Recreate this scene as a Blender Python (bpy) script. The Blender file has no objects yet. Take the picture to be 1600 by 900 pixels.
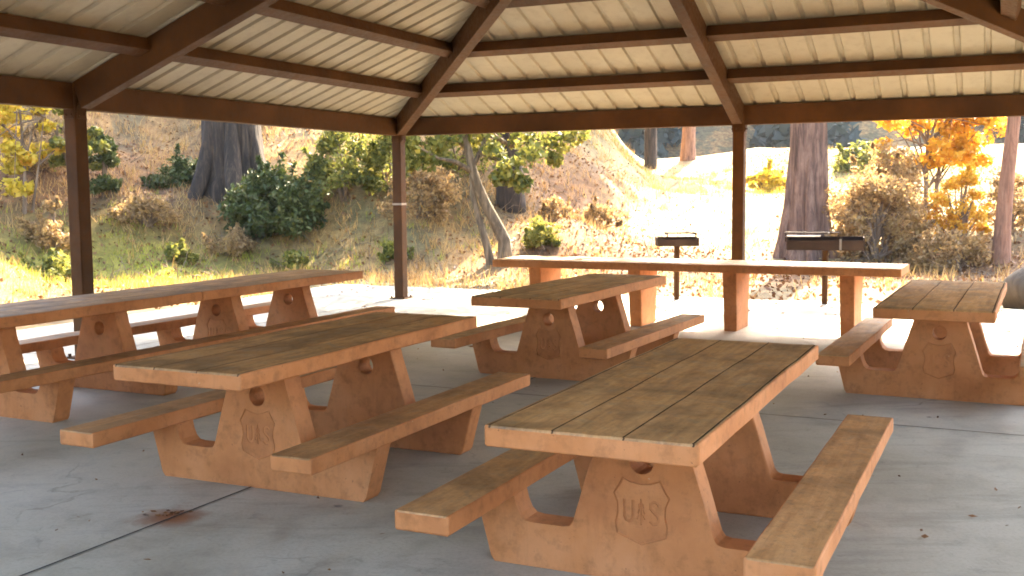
import bpy, bmesh, math, random
import numpy as np
from mathutils import Vector, Matrix
from mathutils.geometry import tessellate_polygon

R = math.radians
random.seed(7)
RNG = np.random.default_rng(11)
scene = bpy.context.scene
COL = scene.collection

# ------------------------------------------------------------------ camera
CAM_H, F_PX, PITCH, ROLL = 1.625, 1681.0, 0.0914, -0.0082
cam_data = bpy.data.cameras.new('camera')
cam_data.sensor_width = 36.0
cam_data.lens = 36.0 * F_PX / 1600.0
cam_data.clip_start, cam_data.clip_end = 0.05, 2000.0
cam = bpy.data.objects.new('camera', cam_data)
COL.objects.link(cam)
fw = Vector((0, math.cos(PITCH), -math.sin(PITCH)))
up0 = Vector((0, math.sin(PITCH), math.cos(PITCH)))
ri0 = Vector((1, 0, 0))
ri = ri0 * math.cos(ROLL) + up0 * math.sin(ROLL)
up = up0 * math.cos(ROLL) - ri0 * math.sin(ROLL)
m = Matrix((ri, up, -fw)).transposed().to_4x4()
m.translation = (0, 0, CAM_H)
cam.matrix_world = m
scene.camera = cam

# ------------------------------------------------------------------ sky, sun, exposure
SUN_EL, SUN_AZ = 39.0, 20.0            # azimuth clockwise from +Y
world = bpy.data.worlds.new('World')
scene.world = world
world.use_nodes = True
wn = world.node_tree
sky = wn.nodes.new('ShaderNodeTexSky')
sky.sky_type = 'NISHITA'
sky.sun_disc = False
sky.sun_elevation = R(SUN_EL)
sky.sun_rotation = R(SUN_AZ)
sky.dust_density = 4.0
sky.ozone_density = .4
wn.links.new(sky.outputs['Color'], wn.nodes['Background'].inputs['Color'])
wn.nodes['Background'].inputs['Strength'].default_value = 0.15
sun_data = bpy.data.lights.new('sun', 'SUN')
sun_data.energy = 3.6
sun_data.angle = R(0.53)
sun_data.color = (1.0, 0.85, 0.62)
sun = bpy.data.objects.new('sun', sun_data)
COL.objects.link(sun)
sdir = Vector((math.sin(R(SUN_AZ)) * math.cos(R(SUN_EL)), math.cos(R(SUN_AZ)) * math.cos(R(SUN_EL)), math.sin(R(SUN_EL))))
sun.rotation_euler = sdir.to_track_quat('Z', 'Y').to_euler()
scene.view_settings.view_transform = 'Standard'
scene.view_settings.look = 'None'
scene.view_settings.gamma = 1.0
scene.view_settings.use_curve_mapping = False
scene.view_settings.exposure = 3.6
scene.cycles.use_denoising = True
scene.cycles.max_bounces = 8
scene.cycles.diffuse_bounces = 3
scene.cycles.pixel_filter_type = 'BLACKMAN_HARRIS'
scene.cycles.filter_width = 1.8
scene.cycles.sample_clamp_indirect = 6.0

# ------------------------------------------------------------------ helpers: objects
def tag(o, label=None, cat=None, group=None, kind=None):
    if label: o['label'] = label
    if cat: o['category'] = cat
    if group: o['group'] = group
    if kind: o['kind'] = kind
    return o

def empty(name, loc, rz=0.0, label=None, cat=None, group=None):
    o = bpy.data.objects.new(name, None)
    o.empty_display_size = 0.2
    COL.objects.link(o)
    o.location = loc
    o.rotation_euler = (0, 0, rz)
    return tag(o, label, cat, group)

def link_mesh(name, me, mats, parent=None, smooth=False, bevel=0.0, segs=2):
    for mt in (mats if isinstance(mats, (list, tuple)) else [mats]):
        me.materials.append(mt)
    if smooth:
        me.polygons.foreach_set('use_smooth', [True] * len(me.polygons))
    o = bpy.data.objects.new(name, me)
    COL.objects.link(o)
    if parent: o.parent = parent
    if bevel:
        b = o.modifiers.new('edge', 'BEVEL')
        b.width = bevel; b.segments = segs; b.limit_method = 'ANGLE'; b.angle_limit = R(35)
    return o

def from_bm(name, bm, mats, parent=None, smooth=False, bevel=0.0, segs=2):
    me = bpy.data.meshes.new(name)
    bmesh.ops.recalc_face_normals(bm, faces=bm.faces[:])
    bm.to_mesh(me); bm.free()
    return link_mesh(name, me, mats, parent, smooth, bevel, segs)

def from_arrays(name, verts, faces, mats, parent=None, smooth=False, matidx=None):
    """verts (n,3); faces (k,3) or (k,4) array"""
    verts = np.asarray(verts, dtype=np.float32); faces = np.asarray(faces, dtype=np.int32)
    me = bpy.data.meshes.new(name)
    k, c = faces.shape
    me.vertices.add(len(verts)); me.vertices.foreach_set('co', verts.ravel())
    me.loops.add(k * c); me.loops.foreach_set('vertex_index', faces.ravel())
    me.polygons.add(k)
    me.polygons.foreach_set('loop_start', np.arange(0, k * c, c, dtype=np.int32))
    me.polygons.foreach_set('loop_total', np.full(k, c, dtype=np.int32))
    if matidx is not None:
        me.polygons.foreach_set('material_index', np.asarray(matidx, dtype=np.int32))
    me.update(calc_edges=True); me.validate()
    return link_mesh(name, me, mats, parent, smooth)

def copy_tree(o, parent=None):
    c = o.copy(); COL.objects.link(c)
    if parent: c.parent = parent
    for ch in list(o.children):
        copy_tree(ch, c)
    return c

def add_box(bm, c, s, mat=None):
    """axis box centre c, size s, optional transform matrix"""
    vs = []
    for dx in (-.5, .5):
        for dy in (-.5, .5):
            for dz in (-.5, .5):
                p = Vector((c[0] + dx * s[0], c[1] + dy * s[1], c[2] + dz * s[2]))
                vs.append(bm.verts.new(mat @ p if mat else p))
    for f in ((0, 1, 3, 2), (4, 6, 7, 5), (0, 4, 5, 1), (2, 3, 7, 6), (0, 2, 6, 4), (1, 5, 7, 3)):
        bm.faces.new([vs[i] for i in f])
    return vs

def beam_bm(p0, p1, w, h, up=Vector((0, 0, 1)), ztop=0.0):
    """rectangular bar from p0 to p1; p0/p1 lie on the TOP centre line, h measured down along up"""
    p0, p1 = Vector(p0), Vector(p1)
    d = (p1 - p0).normalized()
    s = d.cross(up).normalized()
    n = s.cross(d).normalized()
    bm = bmesh.new()
    ring = []
    for p in (p0, p1):
        ring.append([bm.verts.new(p + s * a + n * b) for a, b in ((-w / 2, ztop), (w / 2, ztop), (w / 2, ztop - h), (-w / 2, ztop - h))])
    for i in range(4):
        j = (i + 1) % 4
        bm.faces.new((ring[0][i], ring[0][j], ring[1][j], ring[1][i]))
    bm.faces.new(ring[0]); bm.faces.new(ring[1][::-1])
    return bm

def tube_arrays(pts, radii, n=8, wob=0.0, rng=RNG, flute=0.0):
    pts = np.asarray(pts, float); k = len(pts)
    V = []
    t = np.gradient(pts, axis=0); t /= np.linalg.norm(t, axis=1)[:, None] + 1e-9
    ref = np.array([1., 0.2, 0.1])
    ph = rng.uniform(0, 6.28, 4)
    for i in range(k):
        a = np.cross(t[i], ref); a /= np.linalg.norm(a); b = np.cross(t[i], a)
        ang = np.arange(n) / n * 2 * np.pi
        r = radii[i] * (1 + flute * (np.sin(3 * ang + ph[0]) * .5 + np.sin(7 * ang + ph[1]) * .35 + np.sin(13 * ang + ph[2]) * .3)
                        + wob * rng.normal(0, 1, n))
        V.append(pts[i] + np.outer(np.cos(ang) * r, a) + np.outer(np.sin(ang) * r, b))
    V = np.concatenate(V)
    Fc = []
    for i in range(k - 1):
        for j in range(n):
            j2 = (j + 1) % n
            Fc.append((i * n + j, i * n + j2, (i + 1) * n + j2, (i + 1) * n + j))
    return V, np.array(Fc)

def join(parts):
    V, Fc, off = [], [], 0
    for v, f in parts:
        V.append(v); Fc.append(np.asarray(f) + off); off += len(v)
    return np.concatenate(V), np.concatenate(Fc)

# ------------------------------------------------------------------ helpers: materials
def new_mat(name):
    mt = bpy.data.materials.new(name); mt.use_nodes = True
    nt = mt.node_tree
    return mt, nt, nt.nodes['Principled BSDF']

def N(nt, typ, **kw):
    n = nt.nodes.new(typ)
    for k, v in kw.items():
        if hasattr(n, k): setattr(n, k, v)
        else: n.inputs[k].default_value = v
    return n

def coords(nt, scale=(1, 1, 1), kind='Object', rand=0.0):
    tc = N(nt, 'ShaderNodeTexCoord')
    mp = N(nt, 'ShaderNodeMapping')
    mp.inputs['Scale'].default_value = scale
    nt.links.new(tc.outputs[kind], mp.inputs['Vector'])
    if rand:
        oi = N(nt, 'ShaderNodeObjectInfo')
        mul = N(nt, 'ShaderNodeMath', operation='MULTIPLY'); mul.inputs[1].default_value = rand
        nt.links.new(oi.outputs['Random'], mul.inputs[0])
        cb = N(nt, 'ShaderNodeCombineXYZ')
        for i in range(3): nt.links.new(mul.outputs[0], cb.inputs[i])
        nt.links.new(cb.outputs[0], mp.inputs['Location'])
    return mp.outputs['Vector']

def noise(nt, vec, scale, detail=4, rough=.6, dist=0.0):
    n = N(nt, 'ShaderNodeTexNoise')
    n.inputs['Scale'].default_value = scale; n.inputs['Detail'].default_value = detail
    n.inputs['Roughness'].default_value = rough; n.inputs['Distortion'].default_value = dist
    nt.links.new(vec, n.inputs['Vector'])
    return n.outputs['Fac']

def ramp(nt, fac, stops):
    r = N(nt, 'ShaderNodeValToRGB')
    el = r.color_ramp.elements
    while len(el) < len(stops): el.new(0.5)
    for e, (p, c) in zip(el, stops):
        e.position = p
        e.color = (*c, 1) if not isinstance(c, (int, float)) else (c, c, c, 1)
    nt.links.new(fac, r.inputs['Fac'])
    return r.outputs['Color']

def mix(nt, fac, a, b, mode='MIX'):
    n = N(nt, 'ShaderNodeMix', data_type='RGBA', blend_type=mode)
    for sock, v in ((n.inputs[0], fac), (n.inputs[6], a), (n.inputs[7], b)):
        if hasattr(v, 'links'): nt.links.new(v, sock)
        elif isinstance(v, (int, float)): sock.default_value = v
        else: sock.default_value = (*v, 1)
    return n.outputs[2]

def bump(nt, bsdf, height, strength=.3, dist=.01):
    b = N(nt, 'ShaderNodeBump'); b.inputs['Strength'].default_value = strength; b.inputs['Distance'].default_value = dist
    nt.links.new(height, b.inputs['Height']); nt.links.new(b.outputs['Normal'], bsdf.inputs['Normal'])

def mat_paint(name='terracotta_paint'):
    mt, nt, b = new_mat(name)
    v = coords(nt, rand=40)
    n1 = noise(nt, v, 2.3, 5, .6); n2 = noise(nt, v, 14, 6, .65); n3 = noise(nt, v, 60, 3, .5)
    c = ramp(nt, n1, [(.3, (.42, .155, .050)), (.5, (.54, .215, .072)), (.7, (.61, .265, .105))])
    grime = ramp(nt, n2, [(.28, .45), (.5, 1.0)])
    c = mix(nt, .55, c, grime, 'MULTIPLY')
    chip = ramp(nt, noise(nt, v, 17, 6, .75), [(.70, 0.), (.712, 1.)])
    pit = ramp(nt, noise(nt, v, 48, 4, .7), [(.29, .8), (.325, 0.)])
    c = mix(nt, pit, c, (.16, .065, .025))
    drip = ramp(nt, noise(nt, coords(nt, (9, 9, 1.2), rand=40), 2.0, 5, .65), [(.34, .55), (.46, 1.)])
    c = mix(nt, .18, c, drip, 'MULTIPLY')
    c = mix(nt, chip, c, (.55, .36, .21))
    nt.links.new(c, b.inputs['Base Color'])
    b.inputs['Roughness'].default_value = .72
    b.inputs['Specular IOR Level'].default_value = .3
    hm = mix(nt, .5, n2, n3)
    bump(nt, b, hm, .35, .006)
    return mt

def mat_top(name, c_dark, c_mid, c_light, stain=.6):
    mt, nt, b = new_mat(name)
    vs = coords(nt, (1.0, 11, 11), rand=40)
    v = coords(nt, (1, 1.25, 1), rand=40)
    vo = coords(nt)
    gr = noise(nt, vs, 2.0, 6, .7, .5)
    bl = noise(nt, v, 2.4, 6, .66, .5)
    b2 = noise(nt, v, 6.5, 6, .7, .8)
    sp = noise(nt, v, 32, 4, .65)
    c = ramp(nt, gr, [(.26, c_dark), (.5, c_mid), (.76, c_light)])
    # each board of the top has weathered differently
    sx = N(nt, 'ShaderNodeSeparateXYZ'); nt.links.new(vo, sx.inputs[0])
    dv = N(nt, 'ShaderNodeMath', operation='MULTIPLY_ADD'); nt.links.new(sx.outputs['Y'], dv.inputs[0]); dv.inputs[1].default_value = 1 / .27; dv.inputs[2].default_value = 1.5
    fl = N(nt, 'ShaderNodeMath', operation='FLOOR'); nt.links.new(dv.outputs[0], fl.inputs[0])
    oi = N(nt, 'ShaderNodeObjectInfo')
    ad = N(nt, 'ShaderNodeMath', operation='MULTIPLY_ADD'); nt.links.new(oi.outputs['Random'], ad.inputs[0]); ad.inputs[1].default_value = 17.3; nt.links.new(fl.outputs[0], ad.inputs[2])
    wn_ = N(nt, 'ShaderNodeTexWhiteNoise', noise_dimensions='1D'); nt.links.new(ad.outputs[0], wn_.inputs['W'])
    c = mix(nt, 1.0, c, ramp(nt, wn_.outputs['Value'], [(0., (.80, .78, .76)), (1., (1.14, 1.12, 1.08))]), 'MULTIPLY')
    c = mix(nt, stain, c, ramp(nt, bl, [(.36, .34), (.45, .66), (.54, 1.0)]), 'MULTIPLY')
    c = mix(nt, stain * .8, c, ramp(nt, b2, [(.33, .42), (.45, 1.0)]), 'MULTIPLY')
    c = mix(nt, ramp(nt, bl, [(.58, 0.), (.75, .5)]), c, c_light)
    c = mix(nt, .6, c, ramp(nt, sp, [(.3, .55), (.47, 1.), (.75, 1.15)]), 'MULTIPLY')
    nt.links.new(c, b.inputs['Base Color'])
    nt.links.new(ramp(nt, b2, [(.3, .38), (.7, .7)]), b.inputs['Roughness'])
    bump(nt, b, mix(nt, .45, gr, sp), .45, .008)
    return mt

def mat_steel(name, col, rough=.45, var=.35):
    mt, nt, b = new_mat(name)
    v = coords(nt, rand=30)
    n1 = noise(nt, v, 1.6, 5, .6); n2 = noise(nt, v, 20, 4, .6)
    lo = tuple(x * (1 - var) for x in col); hi = tuple(min(1, x * (1 + var)) for x in col)
    c = ramp(nt, n1, [(.3, lo), (.7, hi)])
    c = mix(nt, .35, c, ramp(nt, n2, [(.3, .5), (.55, 1.)]), 'MULTIPLY')
    nt.links.new(c, b.inputs['Base Color'])
    nt.links.new(ramp(nt, n2, [(.3, rough - .1), (.7, rough + .2)]), b.inputs['Roughness'])
    b.inputs['Specular IOR Level'].default_value = .22
    bump(nt, b, n2, .12, .004)
    return mt

def mat_sheet():
    mt, nt, b = new_mat('cream_roof_sheet')
    v = coords(nt)
    n1 = noise(nt, v, .9, 5, .6); n2 = noise(nt, v, 9, 4, .6)
    c = ramp(nt, n1, [(.3, (.32, .27, .185)), (.7, (.39, .335, .235))])
    c = mix(nt, .35, c, ramp(nt, n2, [(.25, .55), (.5, 1.)]), 'MULTIPLY')
    nt.links.new(c, b.inputs['Base Color'])
    b.inputs['Roughness'].default_value = .55
    return mt

def mat_floor():
    mt, nt, b = new_mat('worn_concrete')
    v = coords(nt)
    vst = coords(nt, (.5, 2.2, 1))
    n1 = noise(nt, v, .45, 6, .62, .4); n2 = noise(nt, v, 3.2, 7, .68, .5); n3 = noise(nt, v, 55, 3, .6); n4 = noise(nt, vst, 1.3, 6, .7, 1.0)
    c = ramp(nt, n1, [(.32, (.32, .28, .20)), (.5, (.43, .39, .30)), (.68, (.51, .475, .385))])
    c = mix(nt, .7, c, ramp(nt, n2, [(.3, .62), (.5, 1.), (.7, 1.12)]), 'MULTIPLY')
    c = mix(nt, .55, c, ramp(nt, n4, [(.34, .65), (.46, 1.)]), 'MULTIPLY')
    c = mix(nt, .5, c, ramp(nt, n3, [(.3, .75), (.55, 1.)]), 'MULTIPLY')
    # dark drip spots
    vo = N(nt, 'ShaderNodeTexVoronoi'); vo.inputs['Scale'].default_value = 1.7
    nt.links.new(v, vo.inputs['Vector'])
    spot = ramp(nt, vo.outputs['Distance'], [(.035, 1.), (.07, 0.)])
    c = mix(nt, mix(nt, 1.0, spot, ramp(nt, n2, [(.45, 0.), (.55, .8)]), 'MULTIPLY'), c, (.09, .08, .07))
    cr = N(nt, 'ShaderNodeTexVoronoi', feature='DISTANCE_TO_EDGE'); cr.inputs['Scale'].default_value = .33
    wv = N(nt, 'ShaderNodeVectorMath', operation='ADD')
    nz = N(nt, 'ShaderNodeTexNoise'); nz.inputs['Scale'].default_value = 1.6; nz.inputs['Detail'].default_value = 6
    nt.links.new(v, nz.inputs['Vector'])
    sc_ = N(nt, 'ShaderNodeVectorMath', operation='SCALE'); sc_.inputs['Scale'].default_value = .7; nt.links.new(nz.outputs['Color'], sc_.inputs[0])
    nt.links.new(v, wv.inputs[0]); nt.links.new(sc_.outputs[0], wv.inputs[1]); nt.links.new(wv.outputs[0], cr.inputs['Vector'])
    crk = mix(nt, 1.0, ramp(nt, cr.outputs['Distance'], [(.0006, .8), (.0022, 0.)]), ramp(nt, n1, [(.53, 0.), (.60, .6)]), 'MULTIPLY')
    c = mix(nt, crk, c, (.07, .06, .05))
    n5 = noise(nt, v, 9, 6, .75, .8)
    c = mix(nt, .5, c, ramp(nt, n5, [(.30, .5), (.42, 1.), (.66, 1.), (.74, 1.22)]), 'MULTIPLY')
    # rust stain with a shape of its own
    sub = N(nt, 'ShaderNodeVectorMath', operation='SUBTRACT'); nt.links.new(v, sub.inputs[0])
    sub.inputs[1].default_value = (-1.72, 5.30, 0)
    le = N(nt, 'ShaderNodeVectorMath', operation='LENGTH'); nt.links.new(sub.outputs[0], le.inputs[0])
    ad = N(nt, 'ShaderNodeMath', operation='MULTIPLY_ADD'); nt.links.new(n2, ad.inputs[0]); ad.inputs[1].default_value = .35
    nt.links.new(le.outputs['Value'], ad.inputs[2])
    rust = ramp(nt, ad.outputs[0], [(.22, .95), (.30, .6), (.38, 0.)])
    c = mix(nt, rust, c, (.23, .09, .035))
    nt.links.new(c, b.inputs['Base Color'])
    nt.links.new(ramp(nt, n2, [(.3, .45), (.7, .8)]), b.inputs['Roughness'])
    bump(nt, b, mix(nt, .4, n3, n2), .25, .006)
    return mt

def mat_ground():
    mt, nt, b = new_mat('dry_slope')
    v = coords(nt)
    at = N(nt, 'ShaderNodeAttribute', attribute_name='cover')
    sep = N(nt, 'ShaderNodeSeparateColor'); nt.links.new(at.outputs['Color'], sep.inputs[0])
    n1 = noise(nt, v, .5, 6, .65, .3); n2 = noise(nt, v, 3.5, 7, .7, .3); n3 = noise(nt, v, 22, 5, .7)
    dry = ramp(nt, n2, [(.28, (.11, .058, .02)), (.45, (.29, .16, .055)), (.6, (.43, .255, .095)), (.75, (.54, .35, .145))])
    litter = ramp(nt, n2, [(.3, (.05, .02, .007)), (.5, (.135, .060, .018)), (.7, (.25, .12, .038))])
    green = ramp(nt, n2, [(.3, (.12, .13, .018)), (.5, (.27, .27, .03)), (.7, (.42, .40, .05))])
    base = mix(nt, ramp(nt, n1, [(.42, 0.), (.55, .9)]), dry, ramp(nt, n2, [(.3, (.055, .042, .02)), (.7, (.20, .165, .075))]))
    c = mix(nt, sep.outputs[0], base, litter)
    c = mix(nt, sep.outputs[1], c, green)
    c = mix(nt, sep.outputs[2], c, ramp(nt, n2, [(.3, (.28, .20, .09)), (.7, (.46, .35, .18))]))
    c = mix(nt, .6, c, ramp(nt, n3, [(.3, .45), (.55, 1.), (.8, 1.2)]), 'MULTIPLY')
    nt.links.new(c, b.inputs['Base Color'])
    b.inputs['Roughness'].default_value = .95
    bump(nt, b, mix(nt, .5, n2, n3), .8, .06)
    return mt

def mat_bark(name, c0, c1, c2, sc=1.0):
    mt, nt, b = new_mat(name)
    v = coords(nt, (7 * sc, 7 * sc, .9 * sc), rand=20)
    n1 = noise(nt, v, 1.6, 6, .7, .6); n2 = noise(nt, coords(nt, rand=9), 3, 4, .6)
    c = ramp(nt, n1, [(.33, c0), (.5, c1), (.68, c2)])
    c = mix(nt, .4, c, ramp(nt, n2, [(.3, .5), (.6, 1.1)]), 'MULTIPLY')
    nt.links.new(c, b.inputs['Base Color'])
    b.inputs['Roughness'].default_value = .9
    bump(nt, b, n1, .9, .05)
    return mt

def mat_leaf(name, cols, transl=.45):
    """cols: list of colours, spread by noise over position"""
    mt, nt, b = new_mat(name)
    v = coords(nt, rand=15)
    g = N(nt, 'ShaderNodeNewGeometry')
    n1 = noise(nt, v, 1.7, 3, .6)
    add = N(nt, 'ShaderNodeMath', operation='MULTIPLY_ADD')
    nt.links.new(g.outputs['Random Per Island'], add.inputs[0]); add.inputs[1].default_value = .55
    sb = N(nt, 'ShaderNodeMath', operation='SUBTRACT'); nt.links.new(n1, sb.inputs[0]); sb.inputs[1].default_value = .27
    nt.links.new(sb.outputs[0], add.inputs[2])
    k = len(cols)
    c = ramp(nt, add.outputs[0], [(.12 + .76 * i / max(1, k - 1), cols[i]) for i in range(k)])
    nt.links.new(c, b.inputs['Base Color'])
    b.inputs['Roughness'].default_value = .6
    tr = N(nt, 'ShaderNodeBsdfTranslucent'); nt.links.new(c, tr.inputs['Color'])
    ms = N(nt, 'ShaderNodeMixShader'); ms.inputs[0].default_value = transl
    out = nt.nodes['Material Output']
    nt.links.new(b.outputs[0], ms.inputs[1]); nt.links.new(tr.outputs[0], ms.inputs[2]); nt.links.new(ms.outputs[0], out.inputs[0])
    return mt

M = dict(
    paint=mat_paint(),
    top=mat_top('worn_brown_tabletop', (.30, .145, .050), (.50, .27, .10), (.64, .39, .175), .72),
    bench=mat_top('worn_bench_paint', (.34, .165, .06), (.46, .24, .09), (.56, .31, .135), .6),
    steel=mat_steel('brown_steel', (.082, .033, .008), .6),
    iron=mat_steel('charred_iron', (.065, .040, .028), .75),
    grate=mat_steel('grey_grate_steel', (.30, .27, .24), .35),
    sheet=mat_sheet(), floor=mat_floor(), ground=mat_ground(),
    asphalt=mat_steel('asphalt', (.055, .053, .05), .85, .25),
    joint=mat_steel('joint_filler', (.06, .055, .05), .9),
    grime=mat_steel('groove_grime_shade', (.10, .055, .025), .9),  # groove dirt; its dark tone also paints the shade inside the grooves
    glint=mat_steel('pale_glint', (.42, .34, .26), .5, .1),
    rock=mat_bark('weathered_rock', (.06, .045, .03), (.13, .10, .07), (.21, .165, .115), .35),
    pine=mat_bark('pine_bark', (.055, .032, .022), (.17, .10, .068), (.30, .195, .135)),
    dark=mat_bark('dark_bark', (.012, .008, .005), (.036, .023, .014), (.095, .062, .038)),
    oak=mat_bark('oak_bark', (.05, .035, .018), (.14, .10, .055), (.30, .22, .13)),
    red=mat_bark('red_bark', (.13, .06, .035), (.28, .14, .08), (.40, .22, .13)),
    twig=mat_bark('dry_twig', (.10, .065, .04), (.20, .135, .085), (.32, .23, .15)),
    lf_dark=mat_leaf('dark_shrub_leaf', [(.020, .034, .005), (.042, .062, .009), (.075, .095, .016), (.14, .14, .035)], .25),
    lf_green=mat_leaf('olive_leaf', [(.06, .075, .015), (.13, .145, .028), (.25, .24, .045), (.42, .36, .07)], .5),
    lf_yellow=mat_leaf('yellow_leaf', [(.30, .22, .02), (.52, .39, .03), (.70, .54, .06), (.70, .40, .05)], .5),
    lf_orange=mat_leaf('orange_leaf', [(.50, .20, .015), (.66, .34, .025), (.74, .45, .04), (.66, .50, .09)], .5),
    lf_brush=mat_leaf('dry_brush_leaf', [(.16, .10, .04), (.30, .19, .08), (.44, .29, .125), (.48, .33, .11)], .5),
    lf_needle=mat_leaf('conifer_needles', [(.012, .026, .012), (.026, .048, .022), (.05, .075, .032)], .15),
    lf_hazed=mat_leaf('hazed_conifer_needles', [(.035, .055, .050), (.055, .080, .070), (.075, .10, .085)], .3),  # distance haze mixed into the needle colour, paler and bluer
    straw=mat_leaf('dry_grass_blade', [(.28, .15, .045), (.48, .28, .09), (.60, .39, .15), (.40, .28, .07)], .35),
    blade=mat_leaf('green_grass_blade', [(.16, .20, .02), (.30, .34, .03), (.48, .48, .05), (.52, .44, .08)], .5),
    litter=mat_leaf('fallen_leaf', [(.06, .025, .010), (.16, .066, .022), (.27, .12, .040), (.32, .19, .075)], .2),
)

# ------------------------------------------------------------------ site frame (pavilion axes)
TH = R(64.2)
P2 = Vector((-1.675, 16.18, 0))                       # back-left corner post
AU = Vector((math.cos(TH), math.sin(TH), 0))          # along the long side, away from camera
AW = Vector((math.sin(TH), -math.cos(TH), 0))         # along the back side, to the right
def site(u, w, z=0.0):
    p = P2 + AU * u + AW * w
    return Vector((p.x, p.y, z))

# ------------------------------------------------------------------ ground
def sstep(a, b, x):
    t = np.clip((x - a) / (b - a), 0, 1); return t * t * (3 - 2 * t)

_ph = RNG.uniform(0, 6.28, 12)
def lumps(x, y):
    return (.22 * np.sin(.55 * x + .31 * y + _ph[0]) + .16 * np.sin(-.42 * x + .83 * y + _ph[1]) + .09 * np.sin(1.3 * x + .9 * y + _ph[2])
            + .07 * np.sin(1.9 * x - 1.4 * y + _ph[3]) + .04 * np.sin(3.1 * x + 2.2 * y + _ph[4]))

def hill_mask(x, y):
    edge = 1.2 + .05 * (y - 22)
    return 1 - sstep(edge - 3.2, edge + 3.6, x)

def ground(x, y):
    x = np.asarray(x, float); y = np.asarray(y, float)
    du = (x - P2.x) * AU.x + (y - P2.y) * AU.y
    dw = (x - P2.x) * AW.x + (y - P2.y) * AW.y
    # distance outside the concrete pad
    out = np.maximum(np.maximum(du - 1.75, -18.0 - du), np.maximum(-2.35 - dw, dw - 12.6))
    away = sstep(.2, 5.0, out)
    t = np.maximum(0, y - (20.5 + .10 * np.minimum(0, x + 8)))
    soft = t * t / (t + 2.0)
    hill = hill_mask(x, y) * soft * .50
    hill = np.where(hill > 17, 17 + (hill - 17) * .25, hill)
    left = sstep(-8, -16, x) * sstep(4, 16, y) * 1.5
    t2 = np.maximum(0, y - 20.0)
    rise = .103 * np.minimum(t2, 28) - .06 * np.clip(y - 50, 0, 60)
    right = sstep(8.5, 11.5, x) * sstep(19, 24, y) * .55
    far = sstep(75, 150, y) * 42 * (1 + .2 * np.sin(x * .02 + 1))
    z = hill + rise * (1 - .6 * hill_mask(x, y)) + left + right + far
    z = z + lumps(x, y) * away * (.5 + .9 * hill_mask(x, y)) * (1 - .5 * sstep(60, 80, y))
    return np.where(out <= .2, -.07, np.maximum(-.07 + away * z, -.07 - .02 * away) + 0 * z)

def grid_axis(lo, hi, near0, near1, fine, coarse):
    a = list(np.arange(near0, near1 + 1e-6, fine))
    x = near0; st = fine
    left = []
    while x > lo:
        st = min(coarse, st * 1.18); x -= st; left.append(x)
    x = near1; st = fine; rightv = []
    while x < hi:
        st = min(coarse, st * 1.18); x += st; rightv.append(x)
    return np.array(left[::-1] + a + rightv)

gx = grid_axis(-230, 230, -18, 16, .22, 14)
gy = grid_axis(-150, 230, 12, 48, .22, 14)
X, Y = np.meshgrid(gx, gy)
Z = ground(X, Y)
V = np.stack([X.ravel(), Y.ravel(), Z.ravel()], 1)
nx, ny = len(gx), len(gy)
ii, jj = np.meshgrid(np.arange(nx - 1), np.arange(ny - 1))
a0 = (jj * nx + ii).ravel()
Fq = np.stack([a0, a0 + 1, a0 + 1 + nx, a0 + nx], 1)
gob = from_arrays('ground', V, Fq, M['ground'], smooth=True)
tag(gob, kind='structure')
x, y = V[:, 0], V[:, 1]
def blob(x, y, cx, cy, rx, ry):
    return np.exp(-(((x - cx) / rx) ** 2 + ((y - cy) / ry) ** 2))
hm_ = hill_mask(x, y)
litter = np.clip(1.2 * blob(x, y, 2.2, 25, 2.6, 6) + 1.0 * blob(x, y, -8.7, 24.5, 3.2, 3.5) + .6 * blob(x, y, -5.5, 22.3, 2.5, 1.0) + .7 * blob(x, y, 10.5, 24, 2.5, 5) + .5 * blob(x, y, -12, 21, 3, 4), 0, 1)
green = np.clip(1.0 * blob(x, y, -7.2, 20.6, 2.2, 2.1) + .9 * blob(x, y, -10, 18.5, 2, 2.5) + .12 * blob(x, y, -3.5, 23, 3, 3) + .7 * blob(x, y, 9.5, 37, 6, 4), 0, 1)
clear = sstep(2.2, 4.0, x - .4 * np.sin(y * 1.1)) * sstep(21.3, 24.5, y + .6 * np.sin(x * 1.3)) * (1 - sstep(52, 60, y)) * sstep(14, 9, x)
litter = np.clip(litter + .8 * blob(x, y, 5.5, 21.0, 6, 1.6), 0, 1) * (1 - .7 * clear)
cov = np.stack([litter, green, np.clip(clear, 0, 1), np.ones_like(x)], 1).astype(np.float32)
ca = gob.data.color_attributes.new('cover', 'FLOAT_COLOR', 'POINT')
ca.data.foreach_set('color', cov.ravel())

# concrete pad: one slab with a real edge
bm = bmesh.new()
c = [site(1.72, -2.3), site(1.72, 12.5), site(-17.8, 12.5), site(-17.8, -2.3)]
topv = [bm.verts.new((p.x, p.y, 0)) for p in c]
botv = [bm.verts.new((p.x, p.y, -.3)) for p in c]
bm.faces.new(topv[::-1]); bm.faces.new(botv)
for i in range(4):
    j = (i + 1) % 4
    bm.faces.new((topv[i], topv[j], botv[j], botv[i]))
tag(from_bm('pavement', bm, M['floor']), kind='structure')
bm = bmesh.new()
def strip(bm, p, q, wd, z):
    d = (q - p).normalized(); s = Vector((-d.y, d.x, 0)) * wd / 2
    bm.faces.new([bm.verts.new(v + Vector((0, 0, z))) for v in (p - s, q - s, q + s, p + s)])
for w_ in (0.0, 4.72, 9.6):
    strip(bm, site(-17.7, w_), site(1.7, w_), .012, .004)
for u_ in (-12.4, -6.2, -.02):
    for w0, w1 in ((-2.28, -.01), (.01, 4.70), (4.74, 9.58), (9.62, 12.48)):
        strip(bm, site(u_, w0), site(u_, w1), .012, .004)
tag(from_bm('pavement_joints', bm, M['joint']), kind='structure')

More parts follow.
